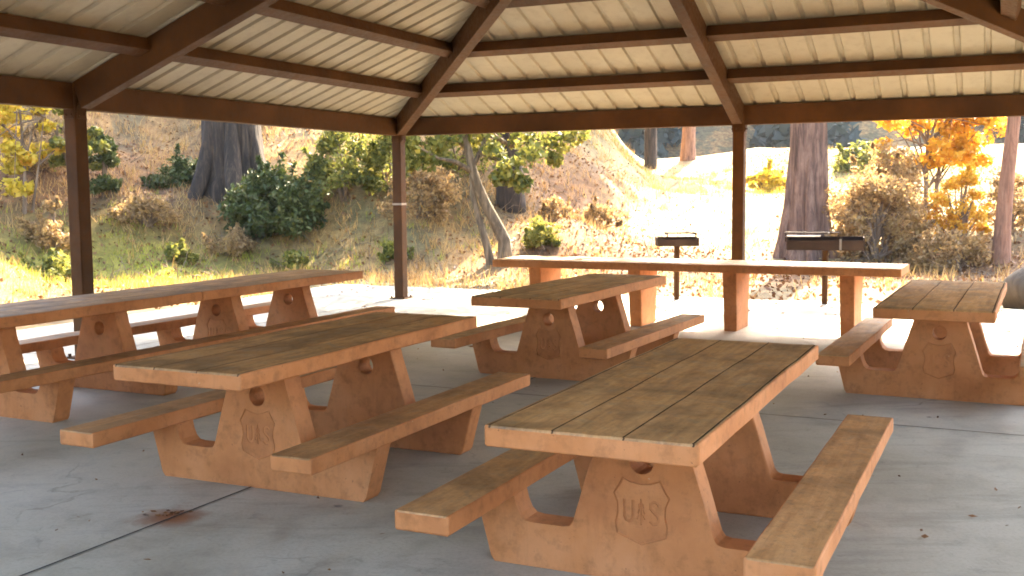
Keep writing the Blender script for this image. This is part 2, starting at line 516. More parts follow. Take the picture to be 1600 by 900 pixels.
# unseen dark paving behind the camera, added to lower the ground bounce
bm = bmesh.new()
bm.faces.new([bm.verts.new((p.x, p.y, -.062)) for p in (site(-18.2, -40), site(-34, -40), site(-34, 60), site(-18.2, 60))])
tag(from_bm('added_road', bm, M['asphalt']), kind='structure')

# ------------------------------------------------------------------ pavilion
WID, LEN, EAVE, BH, SL, OVER = 10.2, 12.33, 2.43, .25, .38, .38
pav = empty('pavilion', site(0, 0), 0, 'open sided picnic pavilion with brown steel frame and ribbed cream hip roof', 'pavilion')
pav.rotation_euler = (0, 0, R(65.5) - math.pi / 2)
# local frame of the pavilion: X = along back side (right), Y = away; back-left post at the origin
PW = .15
for (px_, py_) in ((0, 0), (WID / 2, 0), (WID, 0), (0, -LEN / 2), (WID, -LEN / 2), (0, -LEN), (WID / 2, -LEN), (WID, -LEN)):
    bm = bmesh.new()
    add_box(bm, (px_, py_, (EAVE + BH) / 2 - .002), (PW, PW, EAVE + BH - .012))
    po = from_bm('post', bm, M['steel'], pav, bevel=.012)
    bm = bmesh.new()
    add_box(bm, (px_, py_, .008), (.27, .27, .016))
    for sx in (-1, 1):
        for sy in (-1, 1):
            bmesh.ops.create_cone(bm, cap_ends=True, segments=6, radius1=.016, radius2=.016, depth=.03,
                                  matrix=Matrix.Translation((px_ + sx * .105, py_ + sy * .105, .03)))
    from_bm('base_plate', bm, M['steel'], po)
    bm = bmesh.new()
    for ax in (0, 1):
        for sg in (-1, 1):
            c_ = [px_, py_, EAVE + .06]; c_[ax] += sg * (PW / 2 + .006)
            sz_ = [.12, .12, .30]; sz_[ax] = .010
            add_box(bm, c_, sz_)
            for bz_ in (-.10, .0):
                for bo in (-.035, .035):
                    d_ = list(c_); d_[ax] += sg * .010; d_[1 - ax] += bo; d_[2] += bz_ - .01
                    s_ = [.022, .022, .022]; s_[ax] = .012
                    add_box(bm, d_, s_)
    from_bm('head_bracket', bm, M['steel'], po)
    if (px_, py_) == (0, 0):
        bm = bmesh.new()
        add_box(bm, (0, 0, 1.42), (PW + .008, PW + .008, .03))  # pale ring that paints a glint on the post
        from_bm('glint_band', bm, M['glint'], po)
cs = [(0, 0), (WID, 0), (WID, -LEN), (0, -LEN)]
for i in range(4):
    p, q = Vector(cs[i]).to_3d(), Vector(cs[(i + 1) % 4]).to_3d()
    d = (q - p).normalized()
    tp = EAVE + BH
    from_bm('eave_beam', beam_bm(p + d * (PW / 2 + .001) + Vector((0, 0, tp)), q - d * (PW / 2 + .001) + Vector((0, 0, tp)), .125, BH), M['steel'], pav, bevel=.006)
RIN = WID / 2
def rz(d): return EAVE + BH - .01 + SL * d
apexA, apexB = Vector((RIN, -RIN, rz(RIN))), Vector((RIN, -LEN + RIN, rz(RIN)))
for (cx, cy), ap in zip(cs, (apexA, apexA, apexB, apexB)):
    e = Vector((cx, cy, rz(0)))
    d = (ap - e).normalized()
    from_bm('hip_rafter', beam_bm(e + d * .10, ap - d * .15, .13, .27), M['steel'], pav, bevel=.006)
for a, b in (((WID / 2, 0), apexA), ((WID / 2, -LEN), apexB), ((0, -LEN / 2), None), ((WID, -LEN / 2), None)):
    e = Vector((a[0], a[1], rz(0)))
    ap = b if b else Vector((RIN, -LEN / 2, rz(RIN)))
    d = (ap - e).normalized()
    from_bm('rafter', beam_bm(e + d * .05, ap - d * .15, .13, .27), M['steel'], pav, bevel=.006)
from_bm('ridge_beam', beam_bm(apexA + Vector((0, .1, 0)), apexB - Vector((0, .1, 0)), .12, .22), M['steel'], pav, bevel=.006)
# purlins: parallel to the eaves, cut at hips and rafters
def hip_normal(inn): return (Vector((0, 0, 1)) - SL * inn).normalized()
for d_ in (.93, 1.93, 2.93, 3.93):
    z_ = rz(d_) - .004
    runs = [
        ((d_, -d_), (WID / 2, -d_), Vector((0, -1, 0))), ((WID / 2, -d_), (WID - d_, -d_), Vector((0, -1, 0))),
        ((d_, -LEN + d_), (WID / 2, -LEN + d_), Vector((0, 1, 0))), ((WID / 2, -LEN + d_), (WID - d_, -LEN + d_), Vector((0, 1, 0))),
        ((d_, -d_), (d_, -LEN / 2), Vector((1, 0, 0))), ((d_, -LEN / 2), (d_, -LEN + d_), Vector((1, 0, 0))),
        ((WID - d_, -d_), (WID - d_, -LEN / 2), Vector((-1, 0, 0))), ((WID - d_, -LEN / 2), (WID - d_, -LEN + d_), Vector((-1, 0, 0))),
    ]
    for p, q, inn in runs:
        p, q = Vector((*p, z_)), Vector((*q, z_))
        dd = (q - p).normalized()
        if (q - p).length < .4: continue
        from_bm('purlin', beam_bm(p + dd * .07, q - dd * .07, .15, .125, hip_normal(inn)), M['steel'], pav, bevel=.005)
# ribbed roof sheets
RIB, RW, RH = .3048, .058, .027
def roof_panel(length, to_local, apex_d0, apex_d1, off):
    """length along eave; hips at 45 deg both ends; d limit is the roof half width"""
    top = RIN - .02
    A = []
    k = int(length / RIB) + 3
    for i in range(-2, k + 2):
        b_ = off + i * RIB
        for da, hh in ((-RW / 2 - .012, 0), (-RW / 2 + .006, RH), (RW / 2 - .006, RH), (RW / 2 + .012, 0)):
            A.append((b_ + da, hh))
    brk = [-OVER, length + OVER, RIN, length - RIN]
    def h_at(a):
        for (a1, h1), (a2, h2) in zip(A, A[1:]):
            if a1 <= a <= a2: return h1 + (h2 - h1) * (a - a1) / max(1e-9, a2 - a1)
        return 0
    pts = [(a, h_) for a, h_ in A if -OVER < a < length + OVER] + [(a, h_at(a)) for a in brk]
    pts = sorted(set((round(a, 5), round(h_, 5)) for a, h_ in pts))
    bm = bmesh.new()
    col = []
    for a, h_ in pts:
        dm = min(a, length - a, top)
        dm = max(dm, -OVER)
        lo = to_local(a, -OVER, h_); hi = to_local(a, dm, h_)
        vl = bm.verts.new(lo); vh = bm.verts.new(hi) if dm > -OVER + 1e-6 else vl
        col.append((vl, vh))
    for (l0, h0), (l1, h1) in zip(col, col[1:]):
        vs = []
        for v_ in (l0, l1, h1, h0):
            if v_ not in vs: vs.append(v_)
        if len(vs) >= 3: bm.faces.new(vs)
    o = from_bm('roof_panel', bm, M['sheet'], pav)
    s = o.modifiers.new('gauge', 'SOLIDIFY'); s.thickness = .003; s.offset = 0
    return o
SZ = EAVE + BH + .004
roof_panel(WID, lambda a, d, h_: Vector((a, -d, SZ + SL * d + h_)), 0, 0, .11)
roof_panel(WID, lambda a, d, h_: Vector((WID - a, -LEN + d, SZ + SL * d + h_)), 0, 0, .11)
roof_panel(LEN, lambda a, d, h_: Vector((d, -a, SZ + SL * d + h_)), 0, 0, .16)
roof_panel(LEN, lambda a, d, h_: Vector((WID - d, -LEN + a, SZ + SL * d + h_)), 0, 0, .16)
for (cx, cy), ap in zip([(-OVER, OVER), (WID + OVER, OVER), (WID + OVER, -LEN - OVER), (-OVER, -LEN - OVER)], (apexA, apexA, apexB, apexB)):
    e = Vector((cx, cy, SZ - SL * OVER + .045))
    t_ = Vector((ap.x, ap.y, SZ + SL * RIN + .045))
    from_bm('hip_cap', beam_bm(e, t_, .26, .012), M['sheet'], pav)
from_bm('ridge_cap', beam_bm(Vector((RIN, -RIN, SZ + SL * RIN + .05)), Vector((RIN, -LEN + RIN, SZ + SL * RIN + .05)), .3, .012), M['sheet'], pav)

# ------------------------------------------------------------------ picnic tables
TL, TW, TT, TH_ = 2.50, .81, .082, .76
BW, BT, BZ, BY = .24, .08, .39, .68

def extrude_profile(bm, outer, holes, x0, x1, recess=None):
    """outline in (y,z), extruded from x0 (front) to x1; recess: (loop, depth) pocket in the front face"""
    loops = [outer] + holes
    front_holes = holes + ([recess[0]] if recess else [])
    def face_tris(loops_, xx, flip):
        pl = [[Vector((p[0], p[1], 0)) for p in lp] for lp in loops_]
        flat = [p for lp in loops_ for p in lp]
        vs = [vert(xx, p) for p in flat]
        for t in tessellate_polygon(pl):
            tri = [vs[i] for i in t]
            if len(set(tri)) == 3:
                try: bm.faces.new(tri if not flip else tri[::-1])
                except ValueError: pass
    cache = {}
    def vert(xx, p):
        k = (round(xx, 5), round(p[0], 5), round(p[1], 5))
        if k not in cache: cache[k] = bm.verts.new(k)
        return cache[k]
    face_tris([outer] + front_holes, x0, False)
    face_tris(loops, x1, True)
    def wall(lp, xa, xb):
        for p, q in zip(lp, lp[1:] + lp[:1]):
            bm.faces.new((vert(xa, p), vert(xa, q), vert(xb, q), vert(xb, p)))
    for lp in loops: wall(lp, x0, x1)
    if recess:
        lp, dp = recess
        wall(lp, x0, x0 + dp); face_tris([lp], x0 + dp, False)

def arc(cx, cz, r, a0, a1, n=5):
    return [(cx + r * math.cos(R(a0 + (a1 - a0) * i / n)), cz + r * math.sin(R(a0 + (a1 - a0) * i / n))) for i in range(n + 1)]

def pedestal_outline():
    zt = TH_ - TT
    half = [(.672, 0.0), (.690, .025), (.765, BZ - BT - .001), (.575, BZ - BT - .001), (.565, .265)]
    half += [(.548, .225), (.525, .203), (.49, .197)]           # inner corner of the arm
    half += [(.345, .197), (.318, .203), (.303, .225)]
    half += [(.245, .42), (.20, .56), (.172, zt - .001)]
    return half + [(-a, b) for a, b in half[::-1]]

SH = [(0, .86), (.35, .90), (.68, 1.0), (.80, .80), (1.0, .52), (.87, .22), (.86, -.08), (.95, -.42), (.88, -.72), (.45, -.86), (0, -1)]
def shield(k, cz=.30, hw=.12, hh=.138, shrink=0.0):
    full = SH + [(-a, b) for a, b in SH[-2:0:-1]]
    return [(a * (hw - shrink), cz + b * (hh - shrink)) for a, b in full][::-1]

def stroke(pts, wd):
    """thick polyline outline (closed polygon)"""
    L, Rr = [], []
    for i, p in enumerate(pts):
        a = pts[max(0, i - 1)]; b = pts[min(len(pts) - 1, i + 1)]
        dx, dy = b[0] - a[0], b[1] - a[1]; l = math.hypot(dx, dy)
        nx_, ny_ = -dy / l * wd / 2, dx / l * wd / 2
        L.append((p[0] + nx_, p[1] + ny_)); Rr.append((p[0] - nx_, p[1] - ny_))
    return L + Rr[::-1]

HOLE = [(.052 * math.cos(2 * math.pi * i / 20), .515 + .056 * math.sin(2 * math.pi * i / 20)) for i in range(20)]
REC = .0065
def make_pedestal(x0, x1, emblem, parent):
    bm = bmesh.new()
    extrude_profile(bm, pedestal_outline(), [HOLE], x0, x1, (shield(0), REC) if emblem else None)
    p = from_bm('pedestal', bm, M['paint'], parent, bevel=.009)
    if emblem:
        cz = .30
        # letters seen from the camera end: local +y is to the left there
        def fl(lp): return [(-a, b) for a, b in lp]
        U = stroke([(-.072, cz + .048), (-.072, cz - .022), (-.066, cz - .038), (-.054, cz - .044), (-.042, cz - .038), (-.036, cz - .022), (-.036, cz + .048)], .013)
        S = stroke([(.076, cz + .034), (.066, cz + .046), (.052, cz + .048), (.040, cz + .038), (.040, cz + .018), (.054, cz + .004),
                    (.070, cz - .010), (.074, cz - .028), (.064, cz - .042), (.050, cz - .044), (.038, cz - .032)], .013)
        T = [stroke([(0, cz - .052), (0, cz + .056)], .007)]            # a small conifer between the letters
        for zb_ in (.036, .012, -.012):
            for sg in (-1, 1): T.append(stroke([(sg * .008, cz + zb_), (sg * (.016 - zb_ * .16), cz + zb_ - .018)], .007))
        bm = bmesh.new()
        extrude_profile(bm, shield(0, shrink=.007), [fl(U), fl(S)] + [fl(t_) for t_ in T], x0 + .002, x0 + REC - .001)
        from_bm('shield_emblem', bm, M['paint'], p)
    return p

def make_slab(name, y0, y1, z0, z1, L, grooves, parent, mtop):
    """slab extruded along x, square grooves cut into its top, worn arrises"""
    c, gw, gd = .008, .0075, .018
    top = [(y0, z1 - c), (y0 + c * .35, z1 - c * .3), (y0 + c, z1)]
    for g in grooves: top += [(g - gw / 2, z1), (g - gw / 2 + .0008, z1 - gd), (g + gw / 2 - .0008, z1 - gd), (g + gw / 2, z1)]
    top += [(y1 - c, z1), (y1 - c * .35, z1 - c * .3), (y1, z1 - c)]
    prof = [(y0 + c, z0), (y0, z0 + c)] + top + [(y1, z0 + c), (y1 - c, z0)]
    n = len(prof)
    mid = (z0 + z1) / 2
    xs = [(-L / 2, 1), (-L / 2 + .003, .35), (-L / 2 + c, 0), (-L / 2 + c + .006, 0)] + [(-L / 2 + L * k / 9, 0) for k in range(1, 9)] + [(L / 2 - c - .006, 0), (L / 2 - c, 0), (L / 2 - .003, .35), (L / 2, 1)]
    rng = np.random.default_rng(int(abs(y0) * 1000) + 3)
    bm = bmesh.new()
    rings = []
    for xx, k in xs:
        wy, wz = rng.normal(0, .0014, 2)                        # casting is never dead straight
        ring = []
        for a, b in prof:
            if abs(xx) > L / 2 - c - .001 and b > z1 - gd - 1e-4 and y0 + c < a < y1 - c: b = z1     # grooves stop short of the ends
            b2 = b - k * c if b > z1 - c - 1e-6 else (b + k * c if b < z0 + c + 1e-6 else b)
            a2 = a + k * c if a < y0 + c + 1e-6 else (a - k * c if a > y1 - c - 1e-6 else a)
            ring.append(bm.verts.new((xx, a2 + wy, b2 + wz)))
        rings.append(ring)
    for r0, r1 in zip(rings, rings[1:]):
        for i in range(n):
            k2 = (i + 1) % n
            f = bm.faces.new((r0[i], r0[k2], r1[k2], r1[i]))
            if 4 <= i < n - 5: f.material_index = 1 if (i - 4) % 4 == 0 else 2
    for ring in (rings[0][::-1], rings[-1]):
        bm.faces.new(ring)
    return from_bm(name, bm, [M['paint'], mtop, M['grime']], parent)

def make_table():
    t = empty('picnic_table', (0, 0, 0))
    th = TW / 2 - .02
    make_slab('table_top', -TW / 2, TW / 2, TH_ - TT, TH_, TL, [-th, -TW / 6, TW / 6, th], t, M['top'])
    for s in (1, -1):
        make_slab('bench', s * BY - BW / 2, s * BY + BW / 2, BZ - BT, BZ, TL, [], t, M['bench'])
    make_pedestal(-.625, -.485, True, t)
    make_pedestal(.465, .605, False, t)
    return t

table0 = make_table()
e0 = Vector((-1.6233, 11.544, 0))
ce = e0 - AW * .405
GT = 'terracotta concrete picnic tables with attached benches'
tables = [
    ((.786, 4.881, 0), 65.1, 'nearest terracotta concrete picnic table with shield mark, its right bench reaching the bottom photo edge'),
    ((-1.133, 6.353, 0), 65.1, 'terracotta picnic table left of the nearest one, behind the rust stain on the floor'),
    ((.596, 9.709, 0), 62.6, 'brown concrete picnic table in front of the long counter, daylight through its pedestal holes'),
    ((3.519, 8.657, 0), 63.7, 'terracotta picnic table with shield mark between boulder and nearest table, at the right photo edge'),
    (tuple(ce - AU * 1.21), 64.2, 'far one of two picnic tables set end to end, reaching toward the corner post'),
    (tuple(ce - AU * 3.715), 64.2, 'near one of two end to end picnic tables, cut off by the left photo edge'),
]
for i, (loc, rz_, lab) in enumerate(tables):
    t = table0 if i == 0 else copy_tree(table0)
    t.location = loc; t.rotation_euler = (0, 0, R(rz_))
    tag(t, lab, 'picnic table', GT)

# ------------------------------------------------------------------ serving counter along the back
fp = Vector((2.52, 12.04, 0))
ctr = empty('serving_counter', fp, TH - math.pi / 2, 'long benchless concrete counter on four tapered slab legs in front of the grills', 'counter')
# local X = right along the back, Y = away
cx0, cx1, cy0, cy1 = -3.02, 1.76, -.10, .74
bm = bmesh.new()
add_box(bm, ((cx0 + cx1) / 2, (cy0 + cy1) / 2, .765 - .045), (cx1 - cx0, cy1 - cy0, .09))
for f in bm.faces:
    if all(abs(v.co.z - .765) < 1e-4 for v in f.verts): f.material_index = 1
from_bm('counter_top', bm, [M['paint'], M['bench']], ctr, bevel=.01)
for xr in (-2.41, -1.13, 0.0, 1.28):
    bm = bmesh.new()
    prof = [(.05, 0), (.58, 0), (.645, .674), (-.01, .674)]
    ra = [bm.verts.new((xr, a, b)) for a, b in prof]
    rb = [bm.verts.new((xr - .16 + (.012 if b < .1 else 0), a, b)) for a, b in prof]
    for i in range(4):
        j = (i + 1) % 4
        bm.faces.new((ra[i], ra[j], rb[j], rb[i]))
    bm.faces.new(ra); bm.faces.new(rb[::-1])
    from_bm('leg', bm, M['paint'], ctr, bevel=.012)

# ------------------------------------------------------------------ park grills
def make_grill(name, x, y, z, rz_, wd, dp, zb, hb, post_h, label, grate_dx):
    g = empty(name, (x, y, z), rz_, label, 'grill', None)
    bm = bmesh.new()
    bmesh.ops.create_cone(bm, cap_ends=True, segments=14, radius1=.042, radius2=.042, depth=post_h, matrix=Matrix.Translation((0, 0, post_h / 2)))
    from_bm('post', bm, M['steel'], g)
    bm = bmesh.new()
    t = .012
    add_box(bm, (0, 0, zb + t / 2), (wd, dp, t))                        # bottom
    add_box(bm, (0, dp / 2 - t / 2, zb + t + hb / 2), (wd, t, hb))      # back
    for s in (-1, 1):
        add_box(bm, (s * (wd / 2 - t / 2), -t / 2, zb + t + hb / 2), (t, dp - t - .002, hb))
    add_box(bm, (0, -dp / 2 + t / 2, zb + t + hb * .39), (wd - 2 * t - .004, t, hb * .78))   # front lip
    from_bm('firebox', bm, M['iron'], g)
    bm = bmesh.new()
    gz = zb + hb + .075
    for k in range(9):
        add_box(bm, (grate_dx, -dp / 2 + dp * (k + .5) / 9, gz), (wd * .72, .016, .012))
    for s in (-1, 1):
        add_box(bm, (grate_dx + s * wd * .34, 0, gz - .014), (.02, dp, .014))
    gr = from_bm('grate', bm, M['iron'], g)
    for s in (-1, 1):
        bm = bmesh.new()
        add_box(bm, (grate_dx + s * wd * .34, -dp / 2 + .03, (zb + hb + gz) / 2 - .02), (.018, .012, gz - zb - hb + .05))
        from_bm('bracket', bm, M['iron'], gr)
    bm = bmesh.new()
    bmesh.ops.create_cone(bm, cap_ends=True, segments=10, radius1=.012, radius2=.012, depth=.16,
                          matrix=Matrix.Translation((grate_dx + wd * .22, -dp / 2 - .08, gz)) @ Matrix.Rotation(R(90), 4, 'X'))
    from_bm('handle', bm, M['grate'], gr)
    return g
make_grill('park_grill', 2.406, 15.66, 0, TH - math.pi / 2 + .4, .60, .40, .79, .11, .795, 'small black park grill on thin post behind the counter, left of the pavilion post', .05)
g2 = make_grill('park_grill', 4.35, 14.90, 0, TH - math.pi / 2 + .15, 1.02, .46, .76, .16, .765, 'wide charred double park grill on one post in front of the big pine trunk', -.18)
bm = bmesh.new()
add_box(bm, (-.30, -.02, .945), (.46, .40, .012))
add_box(bm, (.20, -.24, .84), (.03, .014, .15))
from_bm('hot_plate', bm, M['grate'], g2)

# ------------------------------------------------------------------ plants: builders
def leaves(centres, size, rng, flat=.0, elong=1.6, droop=0.0):
    """diamond leaf cards (two triangles folded along the midrib)"""
    n = len(centres)
    d = rng.normal(size=(n, 3)); d[:, 2] -= droop; d /= np.linalg.norm(d, axis=1)[:, None]
    e = rng.normal(size=(n, 3)); e[:, 2] += flat * 0
    s = np.cross(d, e); s /= np.linalg.norm(s, axis=1)[:, None] + 1e-9
    nn = np.cross(d, s)
    sz = size * rng.uniform(.6, 1.4, n)[:, None]
    a = centres - d * sz * elong / 2; b = centres + d * sz * elong / 2
    l = centres + s * sz * .5 + nn * sz * .12; r_ = centres - s * sz * .5 + nn * sz * .12
    V = np.stack([a, r_, b, l], 1).reshape(-1, 3)
    k = np.arange(n) * 4
    Fc = np.stack([k, k + 1, k + 2, k + 3], 1)
    return V, Fc

def rnd_dir(rng, n): 
    d = rng.normal(size=(n, 3)); return d / np.linalg.norm(d, axis=1)[:, None]

def clump_points(rng, clumps, per, spread):
    P = []
    for c, r_ in clumps:
        d = rnd_dir(rng, per) * (rng.uniform(0.15, 1, (per, 1)) ** .6) * r_
        d[:, 2] *= spread
        P.append(np.asarray(c) + d)
    return np.concatenate(P)

def make_shrub(name, loc, rx, ry, h, mat, leaf, n_clumps, per, label, cat='shrub', group=None, seed=0, stems=7, gaps=.5, twig='twig', base=.0):
    rng = np.random.default_rng(100 + seed)
    root = empty(name, loc, 0, label, cat, group)
    clumps, tubes = [], []
    for k in range(n_clumps):
        a = rng.uniform(0, 6.28); rr = rng.uniform(.15, 1) ** .5; zz = rng.uniform(base, 1)
        prof = math.sqrt(max(.05, 1 - (zz * .95) ** 2)) * (.75 + .25 * math.sin(3.1 * zz))
        c = (rx * rr * prof * math.cos(a), ry * rr * prof * math.sin(a), h * (.08 + .86 * zz))
        clumps.append((c, rng.uniform(.10, .36) * min(rx + ry, 2 * h) * gaps * 1.5))
    for k in range(stems):
        c = np.array(clumps[rng.integers(len(clumps))][0])
        b = np.array([rng.normal(0, .08) * rx, rng.normal(0, .08) * ry, -.08])
        mid = b * .4 + c * .6 * np.array([.75, .75, 1.1])
        tubes.append(tube_arrays([b, mid, c], [.018 + .012 * h, .012 + .006 * h, .004], 5, rng=rng))
    v, f = join(tubes)
    from_arrays('stem', v, f, M[twig], root, smooth=True)
    for k in range(n_clumps // 2):                                  # stray shoots break the outline
        c, r_ = clumps[rng.integers(len(clumps))]
        d = np.array(c) / np.array([rx, ry, h]) ; d[2] += .25; d /= np.linalg.norm(d) + 1e-6
        for q_ in (.5, .85, 1.15): clumps.append((tuple(np.array(c) + d * r_ * q_ * np.array([1, 1, 1.2])), r_ * (.42 - .18 * q_)))
    nb = n_clumps
    P = np.concatenate([clump_points(rng, clumps[:nb], int(per * 1.9), .8), clump_points(rng, clumps[nb:], max(6, per // 5), .9)])
    leaf *= .72
    v, f = leaves(P, leaf, rng, elong=2.3)
    from_arrays('foliage', v, f, M[mat], root)
    return root

def make_trunk(root, pts, radii, mat, n=18, flute=.08, seed=0, name='trunk'):
    v, f = tube_arrays(pts, radii, n, .015, np.random.default_rng(seed), flute)
    return from_arrays(name, v, f, M[mat], root, smooth=True)

def conifer(name, loc, h, r0, crown0, crown_r, label, bark='pine', seed=0, needles='lf_needle', lean=(0, 0), n_br=70, per=46, nsize=.26, group=None, flare=1.35, cat='tree', flute=.07, roots=0):
    rng = np.random.default_rng(500 + seed)
    root = empty(name, loc, 0, label, cat, group)
    zs = np.array([-.5, 0, .25, .7, 1.6, 3, 5, 8, 12, 16, 20, 26]); zs = zs[zs < h]; zs = np.append(zs, h)
    pts = [(lean[0] * z + .05 * math.sin(z * .7 + seed), lean[1] * z + .05 * math.cos(z * .6), z) for z in zs]
    rad = [r0 * (1 - .93 * max(0, z) / h) * (1 + (flare - 1) * math.exp(-max(0, z) / .45)) for z in zs]
    tr_ = [tube_arrays(pts, rad, 26, .015, np.random.default_rng(seed), flute)]
    for k in range(roots):
        a = 6.28 * (k + .35 * rng.uniform()) / roots + .5
        o = np.array([math.cos(a), math.sin(a), 0])
        ss = rng.uniform(.75, 1.15)
        tr_.append(tube_arrays([o * r0 * .72 + [0, 0, 2.1 * ss], o * r0 * .86 + [0, 0, 1.0 * ss], o * r0 * 1.15 + [0, 0, .3], o * r0 * 1.5 * ss + [0, 0, -.3], o * r0 * 1.75 * ss + [0, 0, -1.3]],
                               [r0 * .16, r0 * .26, r0 * .30, r0 * .26, r0 * .16], 9, .03, rng, .1))
    tv_, tf_ = join(tr_)
    from_arrays('trunk', tv_, tf_, M[bark], root, smooth=True)
    tubes, cent = [], []
    for k in range(n_br):
        t = (k + rng.uniform()) / n_br
        z = crown0 + (h - crown0) * t
        L = crown_r * (1 - t) ** .75 * rng.uniform(.6, 1.1) + .3
        a = rng.uniform(0, 6.28)
        dx, dy = math.cos(a), math.sin(a)
        b = np.array([lean[0] * z, lean[1] * z, z])
        tip = b + np.array([dx * L, dy * L, -.12 * L + rng.uniform(-.3, .5)])
        mid = (b + tip) / 2 + np.array([0, 0, .10 * L])
        tubes.append(tube_arrays([b, mid, tip], [.05 + .012 * L, .03, .008], 5, rng=rng))
        s = rng.uniform(.15, 1.05, per)[:, None]
        p = b * (1 - s) ** 2 + 2 * mid * s * (1 - s) + tip * s * s
        side = rng.normal(0, .16, (per, 1)) * L * s
        p = p + side * np.array([-dy, dx, 0]) + rng.normal(0, .10, (per, 3))
        cent.append(p)
    v, f = join(tubes); from_arrays('branches', v, f, M[bark], root)
    v, f = leaves(np.concatenate(cent), nsize, rng, elong=2.2)
    from_arrays('crown', v, f, M[needles], root)
    return root

def gz(x, y): return float(ground(x, y))

# ------------------------------------------------------------------ boulder
def boulder(loc, r, label, seed):
    rng = np.random.default_rng(seed)
    bm = bmesh.new()
    bmesh.ops.create_icosphere(bm, subdivisions=4, radius=1)
    ph = rng.uniform(0, 6.28, (6, 3)); fr = rng.uniform(1.2, 4.5, (6, 3))
    for v in bm.verts:
        p = np.array(v.co)
        d = sum(.16 / (1 + k * .5) * math.sin(fr[k] @ p + ph[k][0]) for k in range(6))
        q = p * (1 + d)
        q[2] = max(q[2], -.55)
        v.co = Vector(q * np.array(r))
    for v in bm.verts: v.co.z += .5 * r[2]
    o = from_bm('boulder', bm, M['rock'], smooth=True)
    o.location = loc
    tag(o, label, 'boulder')
boulder((7.45, 14.62, -.07), (.62, .5, .52), 'grey brown boulder on the pad edge behind the rightmost table', 5)

# ------------------------------------------------------------------ trees one can see
conifer('pine_tree', (6.22, 22.75, gz(6.22, 22.75)), 25, .41, 9, 4.2, 'big reddish brown pine trunk rising beside the wide double grill', 'pine', 1, lean=(.004, 0), flare=1.35, roots=5)
conifer('cedar_tree', (-6.55, 25.4, gz(-6.55, 25.4)), 26, .64, 8.5, 4.6, 'massive dark split-based tree trunk behind the dark green bush', 'dark', 2, flare=1.2, flute=.16, lean=(.012, 0), roots=6)
conifer('conifer_tree', (-.03, 24.4, gz(-.03, 24.4)), 20, .29, 6, 3.6, 'straight dark trunk on the slope behind the leaning oak', 'dark', 3, flare=1.2)
conifer('young_pine', (9.72, 21.2, gz(9.72, 21.2)), 13, .15, 5.5, 2.2, 'slender pinkish pine trunk right of the orange leaved tree', 'red', 4, lean=(.045, .01), n_br=44, flare=1.25)
conifer('red_pine', (7.75, 47.0, gz(7.75, 47)), 20, .30, 6, 3.2, 'distant reddish trunk standing on the crest of the bright clearing', 'red', 5, flare=1.2)

def oak():
    x0, y0 = -.30, 21.0
    z0 = gz(x0, y0)
    root = empty('leaning_oak', (x0, y0, z0), 0, 'small leaning twin stemmed oak with yellow green leaves behind the corner post', 'tree')
    def q(px, py, dy=0.0): return np.array([(px - 776) / 80, dy, (405 - py) / 80])
    def path(lst): return [q(*p) for p in lst]
    rng = np.random.default_rng(3)
    a = tube_arrays(path([(786, 425), (789, 400), (788, 372), (775, 345), (760, 316), (748, 288), (739, 258), (732, 225), (724, 190), (712, 140), (700, 80)]),
                    [.20, .155, .13, .115, .105, .098, .09, .075, .065, .05, .03], 12, .02, rng, .10)
    b = tube_arrays(path([(770, 425, -.1), (766, 400, -.1), (758, 365, -.1), (748, 332, -.05), (740, 300), (738, 270)]),
                    [.11, .085, .07, .06, .05, .04], 9, .02, rng, .08)
    v, f = join([a, b])
    from_arrays('trunk', v, f, M['oak'], root, smooth=True)
    br = [[(739, 262), (752, 235), (765, 205), (790, 160), (810, 110)], [(741, 266), (715, 250, -.3), (690, 245, -.6), (655, 225, -.9)], [(732, 228), (700, 200, .3), (660, 170, .3)],
          [(765, 205), (800, 225, .4), (840, 215, .6), (885, 205, .7)], [(752, 235), (785, 250, -.4), (810, 270, -.6)], [(724, 190), (690, 150), (640, 120)], [(790, 160), (850, 150), (910, 150)], [(712, 140), (760, 20, -.6), (850, -50, -.2)], [(810, 110), (900, 50, -.4), (1000, 10, -.6)], [(700, 80), (710, 0, .4), (740, -70, 0)]]
    tb = [tube_arrays(path(p), np.linspace(.06, .012, len(p)), 6, rng=rng) for p in br]
    v, f = join(tb)
    from_arrays('branches', v, f, M['oak'], root, smooth=True)
    cl = []
    for px, py, dy, r in [(655, 228, -.9, .3), (672, 250, -.7, .26), (640, 215, -.8, .3), (648, 255, -.9, .2), (690, 222, -.4, .3), (710, 205, 0, .35), (745, 212, .2, .3), (775, 235, -.3, .25), (800, 262, -.6, .32),
                          (815, 285, -.6, .22), (785, 275, -.5, .22), (830, 240, -.2, .3), (850, 222, .6, .32), (880, 218, .7, .32), (905, 205, .7, .3), (870, 245, .6, .18), (820, 215, .4, .35), (760, 190, 0, .45),
                          (700, 170, .2, .5), (650, 160, .2, .5), (620, 180, -.3, .4), (800, 150, 0, .6), (860, 160, .4, .5), (920, 160, .5, .5), (640, 110, 0, .6), (710, 100, 0, .7), (780, 90, 0, .7), (850, 90, 0, .7), (730, 40, 0, .6), (820, 40, 0, .6), (760, -20, -1, .55), (900, 20, -.5, .6), (980, 60, 0, .6), (690, 10, 1, .55), (860, -50, .5, .6), (1010, 0, -1, .5), (940, -60, .2, .55), (780, -80, -.5, .55), (700, -60, -.2, .5), (840, 0, -1.5, .5)]:
        cl.append((q(px, py, dy), r))
    r8 = np.random.default_rng(18)
    for k in range(26): cl.append(((r8.uniform(-2.2, 3.6), r8.uniform(-1.8, 1.6), r8.uniform(4.1, 6.8)), r8.uniform(.35, .6)))
    v, f = leaves(clump_points(np.random.default_rng(8), cl, 130, .8), .085, np.random.default_rng(9))
    from_arrays('crown', v, f, M['lf_green'], root)
oak()

